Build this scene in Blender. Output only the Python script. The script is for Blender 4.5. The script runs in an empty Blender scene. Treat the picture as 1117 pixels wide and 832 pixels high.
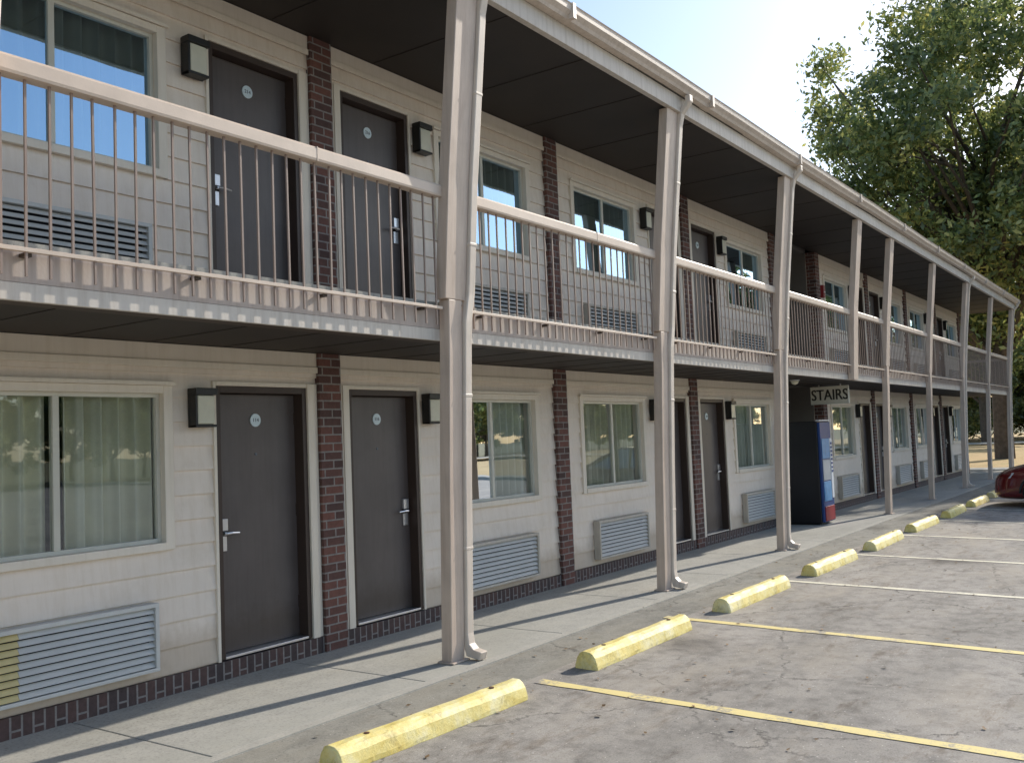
import bpy, bmesh, math, random
import numpy as np
from mathutils import Vector, Matrix
random.seed(7); rng = np.random.default_rng(7)
scn = bpy.context.scene
col = scn.collection
R = math.radians

# ------------------------------------------------------------------ materials
def nt(name):
    m = bpy.data.materials.new(name); m.use_nodes = True
    t = m.node_tree; b = t.nodes['Principled BSDF']
    return m, t, b
def N(t, typ, **kw):
    n = t.nodes.new(typ)
    for k, v in kw.items():
        if k.startswith('i_'): n.inputs[int(k[2:])].default_value = v
        else: setattr(n, k, v)
    return n
def ramp(t, fac, stops):
    r = N(t, 'ShaderNodeValToRGB'); e = r.color_ramp.elements
    while len(e) < len(stops): e.new(0.5)
    for i, (p, c) in enumerate(stops):
        e[i].position = p; e[i].color = (c[0], c[1], c[2], 1)
    t.links.new(fac, r.inputs[0]); return r
def mul(c, k): return tuple(min(1, x*k) for x in c[:3])
def noise(t, vec, scale, detail=6, rough=.6):
    n = N(t, 'ShaderNodeTexNoise'); n.inputs['Scale'].default_value = scale
    n.inputs['Detail'].default_value = detail; n.inputs['Roughness'].default_value = rough
    t.links.new(vec, n.inputs['Vector']); return n
def mixc(t, a, b, fac, mode='MIX'):
    m = N(t, 'ShaderNodeMix'); m.data_type = 'RGBA'; m.blend_type = mode
    for s, v in ((0, fac), (6, a), (7, b)):
        if hasattr(v, 'is_linked') or isinstance(v, bpy.types.NodeSocket): t.links.new(v, m.inputs[s])
        else: m.inputs[s].default_value = v if s == 0 else (v[0], v[1], v[2], 1)
    return m.outputs[2]
def bump(t, b, h, strength=.3, dist=.01):
    n = N(t, 'ShaderNodeBump'); n.inputs['Strength'].default_value = strength
    n.inputs['Distance'].default_value = dist
    t.links.new(h, n.inputs['Height']); t.links.new(n.outputs[0], b.inputs['Normal'])
def paint(name, c, rough=.55, var=.12, scale=3., bscale=60, bstr=.15, metal=0, streak=None, spec=.4, dirt=None, grime=False):
    m, t, b = nt(name)
    tc = N(t, 'ShaderNodeTexCoord').outputs['Object']
    geo = N(t, 'ShaderNodeNewGeometry').outputs['Position']
    n1 = noise(t, geo, scale)
    r = ramp(t, n1.outputs['Fac'], [(.3, mul(c, 1-var)), (.7, mul(c, 1+var))])
    out = r.outputs[0]
    if streak:   # vertical weather streaks
        mp = N(t, 'ShaderNodeMapping'); mp.inputs['Scale'].default_value = (9, 9, .6)
        t.links.new(geo, mp.inputs[0]); n2 = noise(t, mp.outputs[0], 2.2, 8, .7)
        r2 = ramp(t, n2.outputs['Fac'], [(.45, (1, 1, 1)), (.75, streak)])
        out = mixc(t, out, r2.outputs[0], .8, 'MULTIPLY')
    if grime:   # splash dirt above the ground and soft blotches
        sp = N(t, 'ShaderNodeSeparateXYZ'); t.links.new(geo, sp.inputs[0])
        ng = noise(t, geo, 3.2, 8, .7)
        mm = N(t, 'ShaderNodeMath', operation='MULTIPLY_ADD'); t.links.new(ng.outputs['Fac'], mm.inputs[0]); mm.inputs[1].default_value = -.36; t.links.new(sp.outputs[2], mm.inputs[2])
        rg = ramp(t, mm.outputs[0], [(.0, (.70, .65, .58)), (.16, (1, 1, 1))])
        out = mixc(t, out, rg.outputs[0], .8, 'MULTIPLY')
        rb = ramp(t, ng.outputs['Color'], [(.52, (1, 1, 1)), (.72, (.84, .82, .77))])
        out = mixc(t, out, rb.outputs[0], .8, 'MULTIPLY')
    if dirt:
        n3 = noise(t, geo, 14, 8, .75)
        r3 = ramp(t, n3.outputs['Fac'], [(.55, (0, 0, 0)), (.7, (1, 1, 1))])
        out = mixc(t, out, dirt, r3.outputs[0])
    t.links.new(out, b.inputs['Base Color'])
    b.inputs['Roughness'].default_value = rough; b.inputs['Metallic'].default_value = metal
    b.inputs['Specular IOR Level'].default_value = spec
    nb = noise(t, tc, bscale, 4)
    bump(t, b, nb.outputs['Fac'], bstr, .004)
    return m
def brick_mat(name, rowlock=False):
    m, t, b = nt(name)
    geo = N(t, 'ShaderNodeNewGeometry').outputs['Position']
    sep = N(t, 'ShaderNodeSeparateXYZ'); t.links.new(geo, sep.inputs[0])
    ad = N(t, 'ShaderNodeMath', operation='ADD'); t.links.new(sep.outputs[0], ad.inputs[0]); t.links.new(sep.outputs[1], ad.inputs[1])
    cb = N(t, 'ShaderNodeCombineXYZ')
    if rowlock:
        t.links.new(sep.outputs[2], cb.inputs[0]); t.links.new(ad.outputs[0], cb.inputs[1])
    else:
        t.links.new(ad.outputs[0], cb.inputs[0]); t.links.new(sep.outputs[2], cb.inputs[1])
    br = N(t, 'ShaderNodeTexBrick'); t.links.new(cb.outputs[0], br.inputs['Vector'])
    br.inputs['Scale'].default_value = 1; br.inputs['Brick Width'].default_value = .205
    br.inputs['Row Height'].default_value = .072; br.inputs['Mortar Size'].default_value = .0075
    br.inputs['Mortar Smooth'].default_value = .2; br.inputs['Bias'].default_value = -.1
    br.inputs['Color1'].default_value = (.20, .085, .065, 1); br.inputs['Color2'].default_value = (.075, .045, .042, 1)
    br.inputs['Mortar'].default_value = (.30, .27, .25, 1)
    n = noise(t, geo, 28, 6, .7)
    r = ramp(t, n.outputs['Fac'], [(.3, (.55, .55, .55)), (.7, (1.0, 1.0, 1.0))])
    t.links.new(mixc(t, br.outputs['Color'], r.outputs[0], .8, 'MULTIPLY'), b.inputs['Base Color'])
    inv = N(t, 'ShaderNodeMath', operation='SUBTRACT'); inv.inputs[0].default_value = 1
    t.links.new(br.outputs['Fac'], inv.inputs[1]); bump(t, b, inv.outputs[0], .8, .008)
    b.inputs['Roughness'].default_value = .85
    return m
M = {}
M['siding'] = paint('beige_siding', (.79, .695, .60), .6, .05, 1.3, 90, .12, streak=(.88, .85, .80), grime=True)
M['trim'] = paint('beige_trim', (.77, .69, .585), .55, .05, 2, 80, .1, streak=(.88, .86, .82))
M['alu'] = paint('window_frame_paint', (.60, .58, .50), .4, .05, 4)
M['door'] = paint('dark_door_paint', (.105, .087, .083), .42, .12, 2.5, 200, .05, spec=.45, streak=(.8, .78, .76), grime=True)
M['door_frame'] = paint('brown_frame_paint', (.052, .034, .027), .45, .1, 3)
M['ceiling'] = paint('brown_ceiling_paint', (.036, .028, .023), .65, .15, 1.2)
M['beam'] = paint('brown_beam_paint', (.065, .046, .034), .6, .15, 1.5)
M['post'] = paint('tan_post_paint', (.60, .48, .39), .5, .08, 3, 70, .15, streak=(.75, .7, .66))
M['fascia'] = paint('tan_fascia_paint', (.50, .42, .365), .55, .08, 2, 60, .2, streak=(.72, .66, .6))
M['fascia_strip'] = paint('grey_flashing_paint', (.60, .545, .48), .5, .08, 2, 60, .1, streak=(.7, .66, .62))
M['rail'] = paint('tan_rail_paint', (.64, .52, .42), .42, .08, 5, 90, .15, dirt=None)
M['baluster'] = paint('baluster_paint', (.30, .225, .185), .45, .1, 5, 90, .15)
M['gutter'] = paint('tan_gutter_paint', (.60, .51, .43), .45, .1, 2.5, 40, .1, streak=(.7, .66, .6))
M['spout'] = paint('downspout_paint', (.68, .59, .50), .5, .08, 3, 60, .12, streak=(.78, .74, .7))
M['roof'] = paint('grey_shingle', (.12, .11, .10), .9, .25, 8, 30, .6)
M['brick'] = brick_mat('red_brick'); M['rowlock'] = brick_mat('rowlock_brick', True)
_b = [n for n in M['rowlock'].node_tree.nodes if n.type == 'TEX_BRICK'][0]; _b.inputs['Color1'].default_value = (.13, .075, .065, 1); _b.inputs['Color2'].default_value = (.07, .055, .055, 1)
M['lamp_black'] = paint('black_lamp_metal', (.018, .017, .016), .4, .1, 8)
M['lamp_glass'] = paint('cream_lamp_glass', (.62, .6, .48), .3, .08, 8)
M['steel'] = paint('brushed_steel', (.72, .72, .74), .28, .05, 9, metal=.85)
M['plate'] = paint('white_number_plate', (.62, .72, .76), .4, .04, 9)
M['ink'] = paint('grey_number_ink', (.12, .14, .17), .5, .05)
M['ac'] = paint('ac_louver_paint', (.56, .56, .54), .42, .05, 6)
M['ac_frame'] = paint('ac_sleeve_paint', (.52, .48, .42), .5, .08, 6, streak=(.75, .68, .6))
M['ac_dark'] = paint('ac_dark_inside', (.015, .02, .03), .7, .1)
M['ac_brown'] = paint('ac_brown_louver', (.12, .10, .09), .5, .1)
M['ac_yellow'] = paint('ac_yellowed_plastic', (.62, .52, .26), .5, .08, 8)
M['stair_grey'] = paint('stairwell_grey_paint', (.16, .145, .13), .7, .12, 1.5)
M['vend_black'] = paint('vending_black', (.012, .012, .015), .35, .1)
M['vend_blue'] = paint('vending_blue', (.015, .05, .19), .4, .1)
M['vend_sky'] = paint('vending_light_blue', (.10, .27, .50), .4, .15, 12)
M['vend_grey'] = paint('vending_grey', (.30, .33, .36), .5, .08)
M['vend_red'] = paint('vending_red', (.28, .02, .03), .4, .1)
M['vend_white'] = paint('vending_white', (.75, .77, .8), .3, .05)
M['sign'] = paint('sign_cream', (.66, .63, .54), .5, .08, 6)
M['sign_ink'] = paint('sign_black', (.05, .045, .04), .5, .08)
M['red_box'] = paint('red_enamel', (.24, .02, .025), .35, .1)
M['bark'] = paint('bark', (.10, .075, .055), .9, .35, 6, 25, .8)

def stop_mat():
    m, t, b = nt('yellow_wheel_stop_paint')
    geo = N(t, 'ShaderNodeNewGeometry').outputs['Position']
    n = noise(t, geo, 5, 8, .7); n2 = noise(t, geo, 38, 6, .75); n7 = noise(t, geo, 7, 9, .8)
    r = ramp(t, n.outputs['Fac'], [(.3, (.76, .57, .13)), (.50, (.88, .74, .28)), (.68, (.92, .84, .52))])
    r2 = ramp(t, n2.outputs['Fac'], [(.57, (0, 0, 0)), (.66, (1, 1, 1))])
    sep = N(t, 'ShaderNodeSeparateXYZ'); t.links.new(N(t, 'ShaderNodeTexCoord').outputs['Object'], sep.inputs[0])
    rz = ramp(t, sep.outputs[2], [(.0, (.8, .8, .8)), (.05, (.12, .12, .12))])
    mm = N(t, 'ShaderNodeMath', operation='MULTIPLY'); t.links.new(r2.outputs[0], mm.inputs[0]); t.links.new(rz.outputs[0], mm.inputs[1])
    r7 = ramp(t, n7.outputs['Fac'], [(.36, (.50, .46, .38)), (.47, (1, 1, 1))])
    t.links.new(mixc(t, mixc(t, r.outputs[0], (.34, .31, .27), mm.outputs[0]), r7.outputs[0], .7, 'MULTIPLY'), b.inputs['Base Color'])
    b.inputs['Roughness'].default_value = .55; bump(t, b, n2.outputs['Fac'], .5, .008)
    return m
M['stop'] = stop_mat()

def ground_mat(name, c_lo, c_hi, patch, fine=90, cracks=True, bstr=.5, stain=.5, pits=True):
    m, t, b = nt(name)
    geo = N(t, 'ShaderNodeNewGeometry').outputs['Position']
    mp = N(t, 'ShaderNodeMapping'); mp.inputs['Scale'].default_value = (.55, 1.5, 1); t.links.new(geo, mp.inputs[0])
    big = noise(t, mp.outputs[0], .9, 8, .65); med = noise(t, geo, 5.5, 8, .7); fin = noise(t, geo, fine, 4, .8)
    r = ramp(t, big.outputs['Fac'], [(.3, c_lo), (.68, c_hi)])
    r2 = ramp(t, med.outputs['Fac'], [(.32, (1-stain, 1-stain, 1-stain)), (.55, (1, 1, 1)), (.75, (1.0, .96, .9))])
    o = mixc(t, r.outputs[0], r2.outputs[0], .75, 'MULTIPLY')
    r3 = ramp(t, fin.outputs['Fac'], [(.3, (.5, .5, .5)), (.5, (.95, .95, .95)), (.7, (1, 1, 1))])
    o = mixc(t, o, r3.outputs[0], .8, 'MULTIPLY')
    r4 = ramp(t, big.outputs['Color'], [(.5, (0, 0, 0)), (.72, (1, 1, 1))])
    o = mixc(t, o, patch, r4.outputs[0])
    if pits:   # light chips of aggregate and dark pock marks
        v = N(t, 'ShaderNodeTexVoronoi'); v.inputs['Scale'].default_value = 34; t.links.new(geo, v.inputs['Vector'])
        rv = ramp(t, v.outputs['Distance'], [(.10, (1, 1, 1)), (.17, (0, 0, 0))])
        sepc = N(t, 'ShaderNodeSeparateColor'); t.links.new(v.outputs['Color'], sepc.inputs[0])
        rs = ramp(t, sepc.outputs[0], [(.80, (0, 0, 0)), (.84, (1, 1, 1))])
        rd = ramp(t, sepc.outputs[1], [(.80, (0, 0, 0)), (.84, (1, 1, 1))])
        k1 = N(t, 'ShaderNodeMath', operation='MULTIPLY'); t.links.new(rv.outputs[0], k1.inputs[0]); t.links.new(rs.outputs[0], k1.inputs[1])
        k2 = N(t, 'ShaderNodeMath', operation='MULTIPLY'); t.links.new(rv.outputs[0], k2.inputs[0]); t.links.new(rd.outputs[0], k2.inputs[1])
        o = mixc(t, o, mul(c_hi, 1.5), k1.outputs[0]); o = mixc(t, o, mul(c_lo, .45), k2.outputs[0])
    if cracks:
        vv = N(t, 'ShaderNodeTexVoronoi'); vv.feature = 'DISTANCE_TO_EDGE'; vv.inputs['Scale'].default_value = .55
        wn = noise(t, geo, 2.5, 6, .7)
        vm = N(t, 'ShaderNodeVectorMath', operation='MULTIPLY_ADD'); t.links.new(wn.outputs['Color'], vm.inputs[0])
        vm.inputs[1].default_value = (.5, .5, .5); t.links.new(geo, vm.inputs[2]); t.links.new(vm.outputs[0], vv.inputs['Vector'])
        rc = ramp(t, vv.outputs['Distance'], [(.0, (1, 1, 1)), (.012, (0, 0, 0))])
        msk = ramp(t, med.outputs['Fac'], [(.44, (0, 0, 0)), (.56, (.9, .9, .9))])
        kk = N(t, 'ShaderNodeMath', operation='MULTIPLY'); t.links.new(rc.outputs[0], kk.inputs[0]); t.links.new(msk.outputs[0], kk.inputs[1])
        o = mixc(t, o, mul(c_lo, .35), kk.outputs[0])
    if pits:
        mp2 = N(t, 'ShaderNodeMapping'); mp2.inputs['Scale'].default_value = (.9, 2.6, 1); mp2.inputs['Rotation'].default_value = (0, 0, .15); t.links.new(geo, mp2.inputs[0])
        n5 = noise(t, mp2.outputs[0], 1.7, 10, .78)
        r5 = ramp(t, n5.outputs['Fac'], [(.34, (.62, .56, .50)), (.46, (1, 1, 1)), (.60, (1, 1, 1)), (.72, (1.0, .95, .86))])
        o = mixc(t, o, r5.outputs[0], .85, 'MULTIPLY')
        v5 = N(t, 'ShaderNodeTexVoronoi'); v5.inputs['Scale'].default_value = .42; v5.inputs['Randomness'].default_value = .8
        w5 = noise(t, geo, 3, 5, .7); a5 = N(t, 'ShaderNodeVectorMath', operation='MULTIPLY_ADD'); t.links.new(w5.outputs['Color'], a5.inputs[0]); a5.inputs[1].default_value = (.5, .5, .5); t.links.new(geo, a5.inputs[2]); t.links.new(a5.outputs[0], v5.inputs['Vector'])
        r6 = ramp(t, v5.outputs['Distance'], [(.05, (.45, .44, .43)), (.14, (.8, .79, .78)), (.22, (1, 1, 1))])
        o = mixc(t, o, r6.outputs[0], .8, 'MULTIPLY')
    t.links.new(o, b.inputs['Base Color']); b.inputs['Roughness'].default_value = .92
    b.inputs['Specular IOR Level'].default_value = .2
    bump(t, b, fin.outputs['Fac'], bstr, .006)
    return m
M['asphalt'] = ground_mat('worn_asphalt', (.30, .28, .25), (.47, .435, .39), (.42, .37, .30))
M['apron'] = ground_mat('old_concrete_apron', (.26, .25, .22), (.37, .355, .31), (.31, .285, .23), 60, True, .35, .35)
M['walk'] = ground_mat('walkway_concrete', (.37, .36, .32), (.48, .465, .42), (.40, .39, .34), 50, False, .2, .2, False)
M['edge'] = ground_mat('pale_edge_concrete', (.40, .385, .34), (.52, .50, .44), (.42, .40, .36), 50, False, .2, .25, False)
M['lawn'] = ground_mat('dry_lawn', (.50, .34, .15), (.66, .47, .22), (.36, .30, .11), 12, False, .8, .35, False)
M['field'] = ground_mat('far_ground', (.12, .12, .05), (.22, .19, .09), (.14, .15, .06), 3, False, .5, .4, False)
def stripe_mat(name, c):
    m, t, b = nt(name)
    geo = N(t, 'ShaderNodeNewGeometry').outputs['Position']
    n = noise(t, geo, 30, 8, .8); n2 = noise(t, geo, 3.5, 5, .6)
    ad = N(t, 'ShaderNodeMath', operation='ADD'); t.links.new(n.outputs['Fac'], ad.inputs[0]); t.links.new(n2.outputs['Fac'], ad.inputs[1])
    r = ramp(t, ad.outputs[0], [(0, (1, 1, 1)), (1, (1, 1, 1))])
    mr = N(t, 'ShaderNodeMapRange'); mr.inputs[1].default_value = 1.02; mr.inputs[2].default_value = 1.22
    t.links.new(ad.outputs[0], mr.inputs[0])
    t.links.new(mixc(t, c, (.34, .31, .28), mr.outputs[0]), b.inputs['Base Color'])
    b.inputs['Roughness'].default_value = .8
    return m
M['stripe'] = stripe_mat('faded_yellow_line_paint', (.80, .66, .28))
M['stripe_pale'] = stripe_mat('faded_white_line_paint', (.78, .73, .56))

def glass_mat(name, base=.10, tint=(.62, .68, .66), gcol=(.85, .92, 1)):
    m = bpy.data.materials.new(name); m.use_nodes = True; t = m.node_tree; t.nodes.clear()
    o = N(t, 'ShaderNodeOutputMaterial'); mx = N(t, 'ShaderNodeMixShader')
    tr = N(t, 'ShaderNodeBsdfTransparent'); tr.inputs[0].default_value = (*tint, 1)
    gl = N(t, 'ShaderNodeBsdfGlossy'); gl.inputs['Roughness'].default_value = .015; gl.inputs[0].default_value = (*gcol, 1)
    fr = N(t, 'ShaderNodeFresnel'); fr.inputs[0].default_value = 1.55
    ad = N(t, 'ShaderNodeMath', operation='ADD', use_clamp=True); ad.inputs[1].default_value = base
    m2 = N(t, 'ShaderNodeMath', operation='MULTIPLY'); m2.inputs[1].default_value = 1.6
    t.links.new(fr.outputs[0], m2.inputs[0]); t.links.new(m2.outputs[0], ad.inputs[0])
    geo = N(t, 'ShaderNodeNewGeometry').outputs['Position']
    nb = noise(t, geo, 1.1, 2); bp = N(t, 'ShaderNodeBump'); bp.inputs['Strength'].default_value = .07; bp.inputs['Distance'].default_value = .02
    t.links.new(nb.outputs['Fac'], bp.inputs['Height']); t.links.new(bp.outputs[0], gl.inputs['Normal'])
    t.links.new(ad.outputs[0], mx.inputs[0]); t.links.new(tr.outputs[0], mx.inputs[1]); t.links.new(gl.outputs[0], mx.inputs[2])
    t.links.new(mx.outputs[0], o.inputs[0]); return m
M['glass'] = glass_mat('window_glass', .06, (.97, .98, .96))
M['glass_up'] = glass_mat('upper_window_glass', .42, (.8, .82, .78), gcol=(.52, .76, 1.0))
M['car_glass'] = glass_mat('car_window_glass', .25, (.15, .17, .17))
M['curtain'] = paint('olive_curtain_cloth', (.82, .80, .64), .8, .12, 2, 40, .2)
M['curtain2'] = paint('grey_green_blind_cloth', (.80, .81, .71), .8, .12, 2, 40, .2)
M['room'] = paint('dark_room_wall', (.06, .06, .05), .9, .1)

def leaf_mat(name, dark, light, yellow):
    m = bpy.data.materials.new(name); m.use_nodes = True; t = m.node_tree; t.nodes.clear()
    o = N(t, 'ShaderNodeOutputMaterial')
    g = N(t, 'ShaderNodeNewGeometry')
    n = noise(t, g.outputs['Position'], .45, 4, .6)
    ad = N(t, 'ShaderNodeMath', operation='MULTIPLY_ADD'); t.links.new(g.outputs['Random Per Island'], ad.inputs[0])
    ad.inputs[1].default_value = .45; t.links.new(n.outputs['Fac'], ad.inputs[2])
    r = ramp(t, ad.outputs[0], [(.4, dark), (.75, light), (1.0, yellow)])
    d = N(t, 'ShaderNodeBsdfDiffuse'); tl = N(t, 'ShaderNodeBsdfTranslucent'); gl = N(t, 'ShaderNodeBsdfGlossy')
    gl.inputs['Roughness'].default_value = .45
    for s in (d, tl): t.links.new(r.outputs[0], s.inputs[0])
    mx = N(t, 'ShaderNodeMixShader'); mx.inputs[0].default_value = .5
    t.links.new(d.outputs[0], mx.inputs[1]); t.links.new(tl.outputs[0], mx.inputs[2])
    m2 = N(t, 'ShaderNodeMixShader'); m2.inputs[0].default_value = .06
    t.links.new(mx.outputs[0], m2.inputs[1]); t.links.new(gl.outputs[0], m2.inputs[2])
    t.links.new(m2.outputs[0], o.inputs[0]); return m
M['leaf'] = leaf_mat('oak_leaves', (.08, .11, .045), (.20, .26, .08), (.60, .56, .18))
M['leaf2'] = leaf_mat('shrub_leaves', (.08, .10, .03), (.20, .22, .06), (.48, .38, .10))

# ------------------------------------------------------------------ mesh builder
class MB:
    def __init__(s): s.v = []; s.f = []; s.mi = []
    def face(s, pts, mi=0):
        b = len(s.v); s.v += [tuple(p) for p in pts]; s.f.append(tuple(range(b, b+len(pts)))); s.mi.append(mi)
    def box(s, x0, x1, y0, y1, z0, z1, mi=0, bev=0):
        if x0 > x1: x0, x1 = x1, x0
        if y0 > y1: y0, y1 = y1, y0
        b = len(s.v)
        s.v += [(x0,y0,z0),(x1,y0,z0),(x1,y1,z0),(x0,y1,z0),(x0,y0,z1),(x1,y0,z1),(x1,y1,z1),(x0,y1,z1)]
        for q in ((0,3,2,1),(4,5,6,7),(0,1,5,4),(1,2,6,5),(2,3,7,6),(3,0,4,7)):
            s.f.append(tuple(b+i for i in q)); s.mi.append(mi)
        return s
    def loft(s, rings, mi=0, cap=True):
        b = len(s.v); n = len(rings[0])
        for r in rings: s.v += [tuple(p) for p in r]
        for k in range(len(rings)-1):
            for i in range(n):
                j = (i+1) % n
                s.f.append((b+k*n+i, b+k*n+j, b+(k+1)*n+j, b+(k+1)*n+i)); s.mi.append(mi)
        if cap:
            s.f.append(tuple(b+i for i in reversed(range(n)))); s.mi.append(mi)
            s.f.append(tuple(b+(len(rings)-1)*n+i for i in range(n))); s.mi.append(mi)
        return s
    def tube(s, pts, rad, n=8, mi=0):
        rings = []; pts = [Vector(p) for p in pts]
        for i, p in enumerate(pts):
            d = (pts[min(i+1, len(pts)-1)]-pts[max(i-1, 0)]).normalized()
            u = d.cross(Vector((0, 0, 1)))
            if u.length < .05: u = d.cross(Vector((1, 0, 0)))
            u.normalize(); w = d.cross(u)
            r = rad[i] if isinstance(rad, (list, tuple)) else rad
            rings.append([p+u*math.cos(a)*r+w*math.sin(a)*r for a in [2*math.pi*k/n for k in range(n)]])
        return s.loft(rings, mi)
    def disc(s, c, axis, r, h, n=24, mi=0):
        c = Vector(c); a = Vector(axis); return s.tube([c, c+a*h], r, n, mi)
    def build(s, name, mats, parent=None, origin=(0,0,0), bevel=0, smooth=False):
        me = bpy.data.meshes.new(name); o3 = Vector(origin)
        me.from_pydata([tuple(Vector(p)-o3) for p in s.v], [], s.f)
        if not isinstance(mats, (list, tuple)): mats = [mats]
        for m in mats: me.materials.append(m)
        me.polygons.foreach_set('material_index', s.mi)
        if smooth: me.polygons.foreach_set('use_smooth', [True]*len(me.polygons))
        bm = bmesh.new(); bm.from_mesh(me); bmesh.ops.recalc_face_normals(bm, faces=bm.faces); bm.to_mesh(me); bm.free()
        me.update()
        o = bpy.data.objects.new(name, me); col.objects.link(o)
        if parent: o.parent = parent
        else: o.location = o3
        if bevel:
            b = o.modifiers.new('bevel', 'BEVEL'); b.width = bevel; b.segments = 2; b.limit_method = 'ANGLE'; b.angle_limit = R(40)
        return o
def tag(o, label=None, cat=None, group=None, kind=None):
    if label: o['label'] = label
    if cat: o['category'] = cat
    if group: o['group'] = group
    if kind: o['kind'] = kind
    return o
def empty(name, loc, label, cat, group=None):
    o = bpy.data.objects.new(name, None); o.empty_display_size = .2; col.objects.link(o); o.location = loc
    return tag(o, label, cat, group)
def sub(o, name, parent):
    c = o.copy(); c.name = name; col.objects.link(c); c.parent = parent; return c
def text_mesh(txt, size, extrude=.001):
    cu = bpy.data.curves.new('lettering', 'FONT'); cu.body = txt; cu.size = size; cu.extrude = extrude
    cu.align_x = 'CENTER'; cu.align_y = 'CENTER'; cu.resolution_u = 3
    ob = bpy.data.objects.new('lettering', cu); col.objects.link(ob)
    dg = bpy.context.evaluated_depsgraph_get()
    me = bpy.data.meshes.new_from_object(ob.evaluated_get(dg)); bpy.data.objects.remove(ob)
    return [tuple(v.co) for v in me.vertices], [tuple(p.vertices) for p in me.polygons]
def add_text(mb, txt, size, fn, mi):
    v, f = text_mesh(txt, size); b = len(mb.v)
    mb.v += [tuple(fn(*p)) for p in v]; mb.f += [tuple(b+i for i in q) for q in f]; mb.mi += [mi]*len(f)

# ------------------------------------------------------------------ ground
GZ = -.15
SL = .02
def gz(y): return GZ + SL*(max(y, -7.5)+1.45) if y < -1.45 else GZ
g = MB(); Rr = 900
g.face([(-Rr,-Rr,-.31),(Rr,-Rr,-.31),(Rr,Rr,-.31),(-Rr,Rr,-.31)])
tag(g.build('ground', M['field']), kind='structure')
g = MB()
g.face([(-40,-7.5,gz(-7.5)),(36.5,-7.5,gz(-7.5)),(36.5,-2.05,gz(-2.05)),(-40,-2.05,gz(-2.05))])
g.face([(-40,-7.5,gz(-7.5)),(-40,-54,gz(-7.5)),(36.5,-54,gz(-7.5)),(36.5,-7.5,gz(-7.5))])
tag(g.build('parking_lot', M['asphalt']), kind='structure')
g = MB(); g.face([(-25,-2.05,gz(-2.05)),(34.9,-2.05,gz(-2.05)),(34.9,-1.53,gz(-1.53)),(-25,-1.53,gz(-1.53))])
tag(g.build('concrete_apron', M['apron']), kind='structure')
g = MB(); xx = -24.0
while xx < 34.8:   # slabs with real joints
    x2 = min(xx+1.83, 34.8)
    g.box(xx+.004, x2-.004, -1.44, 0.05, -.5, GZ+.006); xx = x2
w = g.build('walkway', M['walk'], bevel=.006); tag(w, kind='structure')
g = MB(); g.box(-24, 34.8, -1.53, -1.448, -.5, GZ+.008)
tag(g.build('walkway_edge', M['edge']), kind='structure')
g = MB(); g.box(36.5, 38.2, -60, 60, -.5, -.14)
tag(g.build('sidewalk', M['walk']), kind='structure')
g = MB(); g.face([(34.9,-2.05,-.164),(36.5,-2.05,-.164),(36.5,60,-.164),(34.9,60,-.164)])
tag(g.build('side_drive', M['apron']), kind='structure')
g = MB()
nx, ny = 40, 40
for i in range(nx):
    for j in range(ny):
        def P(i, j):
            x = 38.2+i*2.2; y = -60+j*4.0
            return (x, y, -.15+.12*math.sin(x*.21)*math.sin(y*.17) if i else -.15)
        g.face([P(i,j),P(i+1,j),P(i+1,j+1),P(i,j+1)])
tag(g.build('dry_lawn', M['lawn'], smooth=True), kind='structure')
g = MB(); g.face([(70,-60,.02),(75,-60,.02),(75,60,.02),(70,60,.02)])
tag(g.build('path', M['edge']), kind='structure')

# painted bay lines
for k, x in enumerate([-1.75+2.485*i for i in range(13)]):
    g = MB(); n = 24
    y0, y1 = (-1.9 if k == 4 else -2.13), -7.0
    for i in range(n):
        a = y0+(y1-y0)*i/n; b = y0+(y1-y0)*(i+1)/n
        wob = lambda y: .006*math.sin(y*9+k*2)+.004*math.sin(y*23+k)
        hw = .052
        g.face([(x-hw+wob(a),a,gz(a)+.004),(x-hw+wob(b),b,gz(b)+.004),(x+hw+wob(b+1),b,gz(b)+.004),(x+hw+wob(a+1),a,gz(a)+.004)])
    s = g.build('parking_line', M['stripe'] if k < 5 else M['stripe_pale'])
    tag(s, kind='structure')

# ------------------------------------------------------------------ the motel
BX0, BX1 = -9.2, 34.3
bld = empty('motel_building', (12, 4, GZ), 'long two storey beige motel with dark doors, brick pilasters and a front balcony', 'building')
BO = (12, 4, GZ)
def bpart(mb, name, mats, parent=bld, **kw): return mb.build(name, mats, parent, origin=BO, **kw)
ZU = 2.68
L = 3.69
doorbricks = [5.78-2*L, 5.78-0*L, 5.78+2*L, 23.08, 30.5]
winbricks = [5.78-L, 5.78+L, 26.85]
edge_left = [16.84]      # window only on its left
edge_right = [19.42]     # window only on its right
edge_end = [34.15]
DW, DA = .914, .244
WI, WO = 2.13, .47
doors = []; wins = []
for c in doorbricks: doors += [(c-DA-DW, c-DA, 'L'), (c+DA, c+DA+DW, 'R')]
for c in winbricks: wins += [(c-WI, c-WO), (c+WO, c+WI)]
for c in edge_left+edge_end: wins.append((c-WI, c-WO))
for c in edge_right: wins.append((c+WO, c+WI))
wins.append((-5.29-3.69+WO-.2, -5.29-3.69+WI-.2))
doors.sort(); wins.sort()
segs = [(BX0, 16.96), (19.30, BX1)]
WBZ, WTZ = (.87, 3.56), (2.04, 4.69)
DBZ, DTZ = (0.0, ZU), (2.05, ZU+2.05)
WZ0, WZ1 = (-.012, ZU-.02), (2.345, 5.095)
LAP = .178
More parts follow.
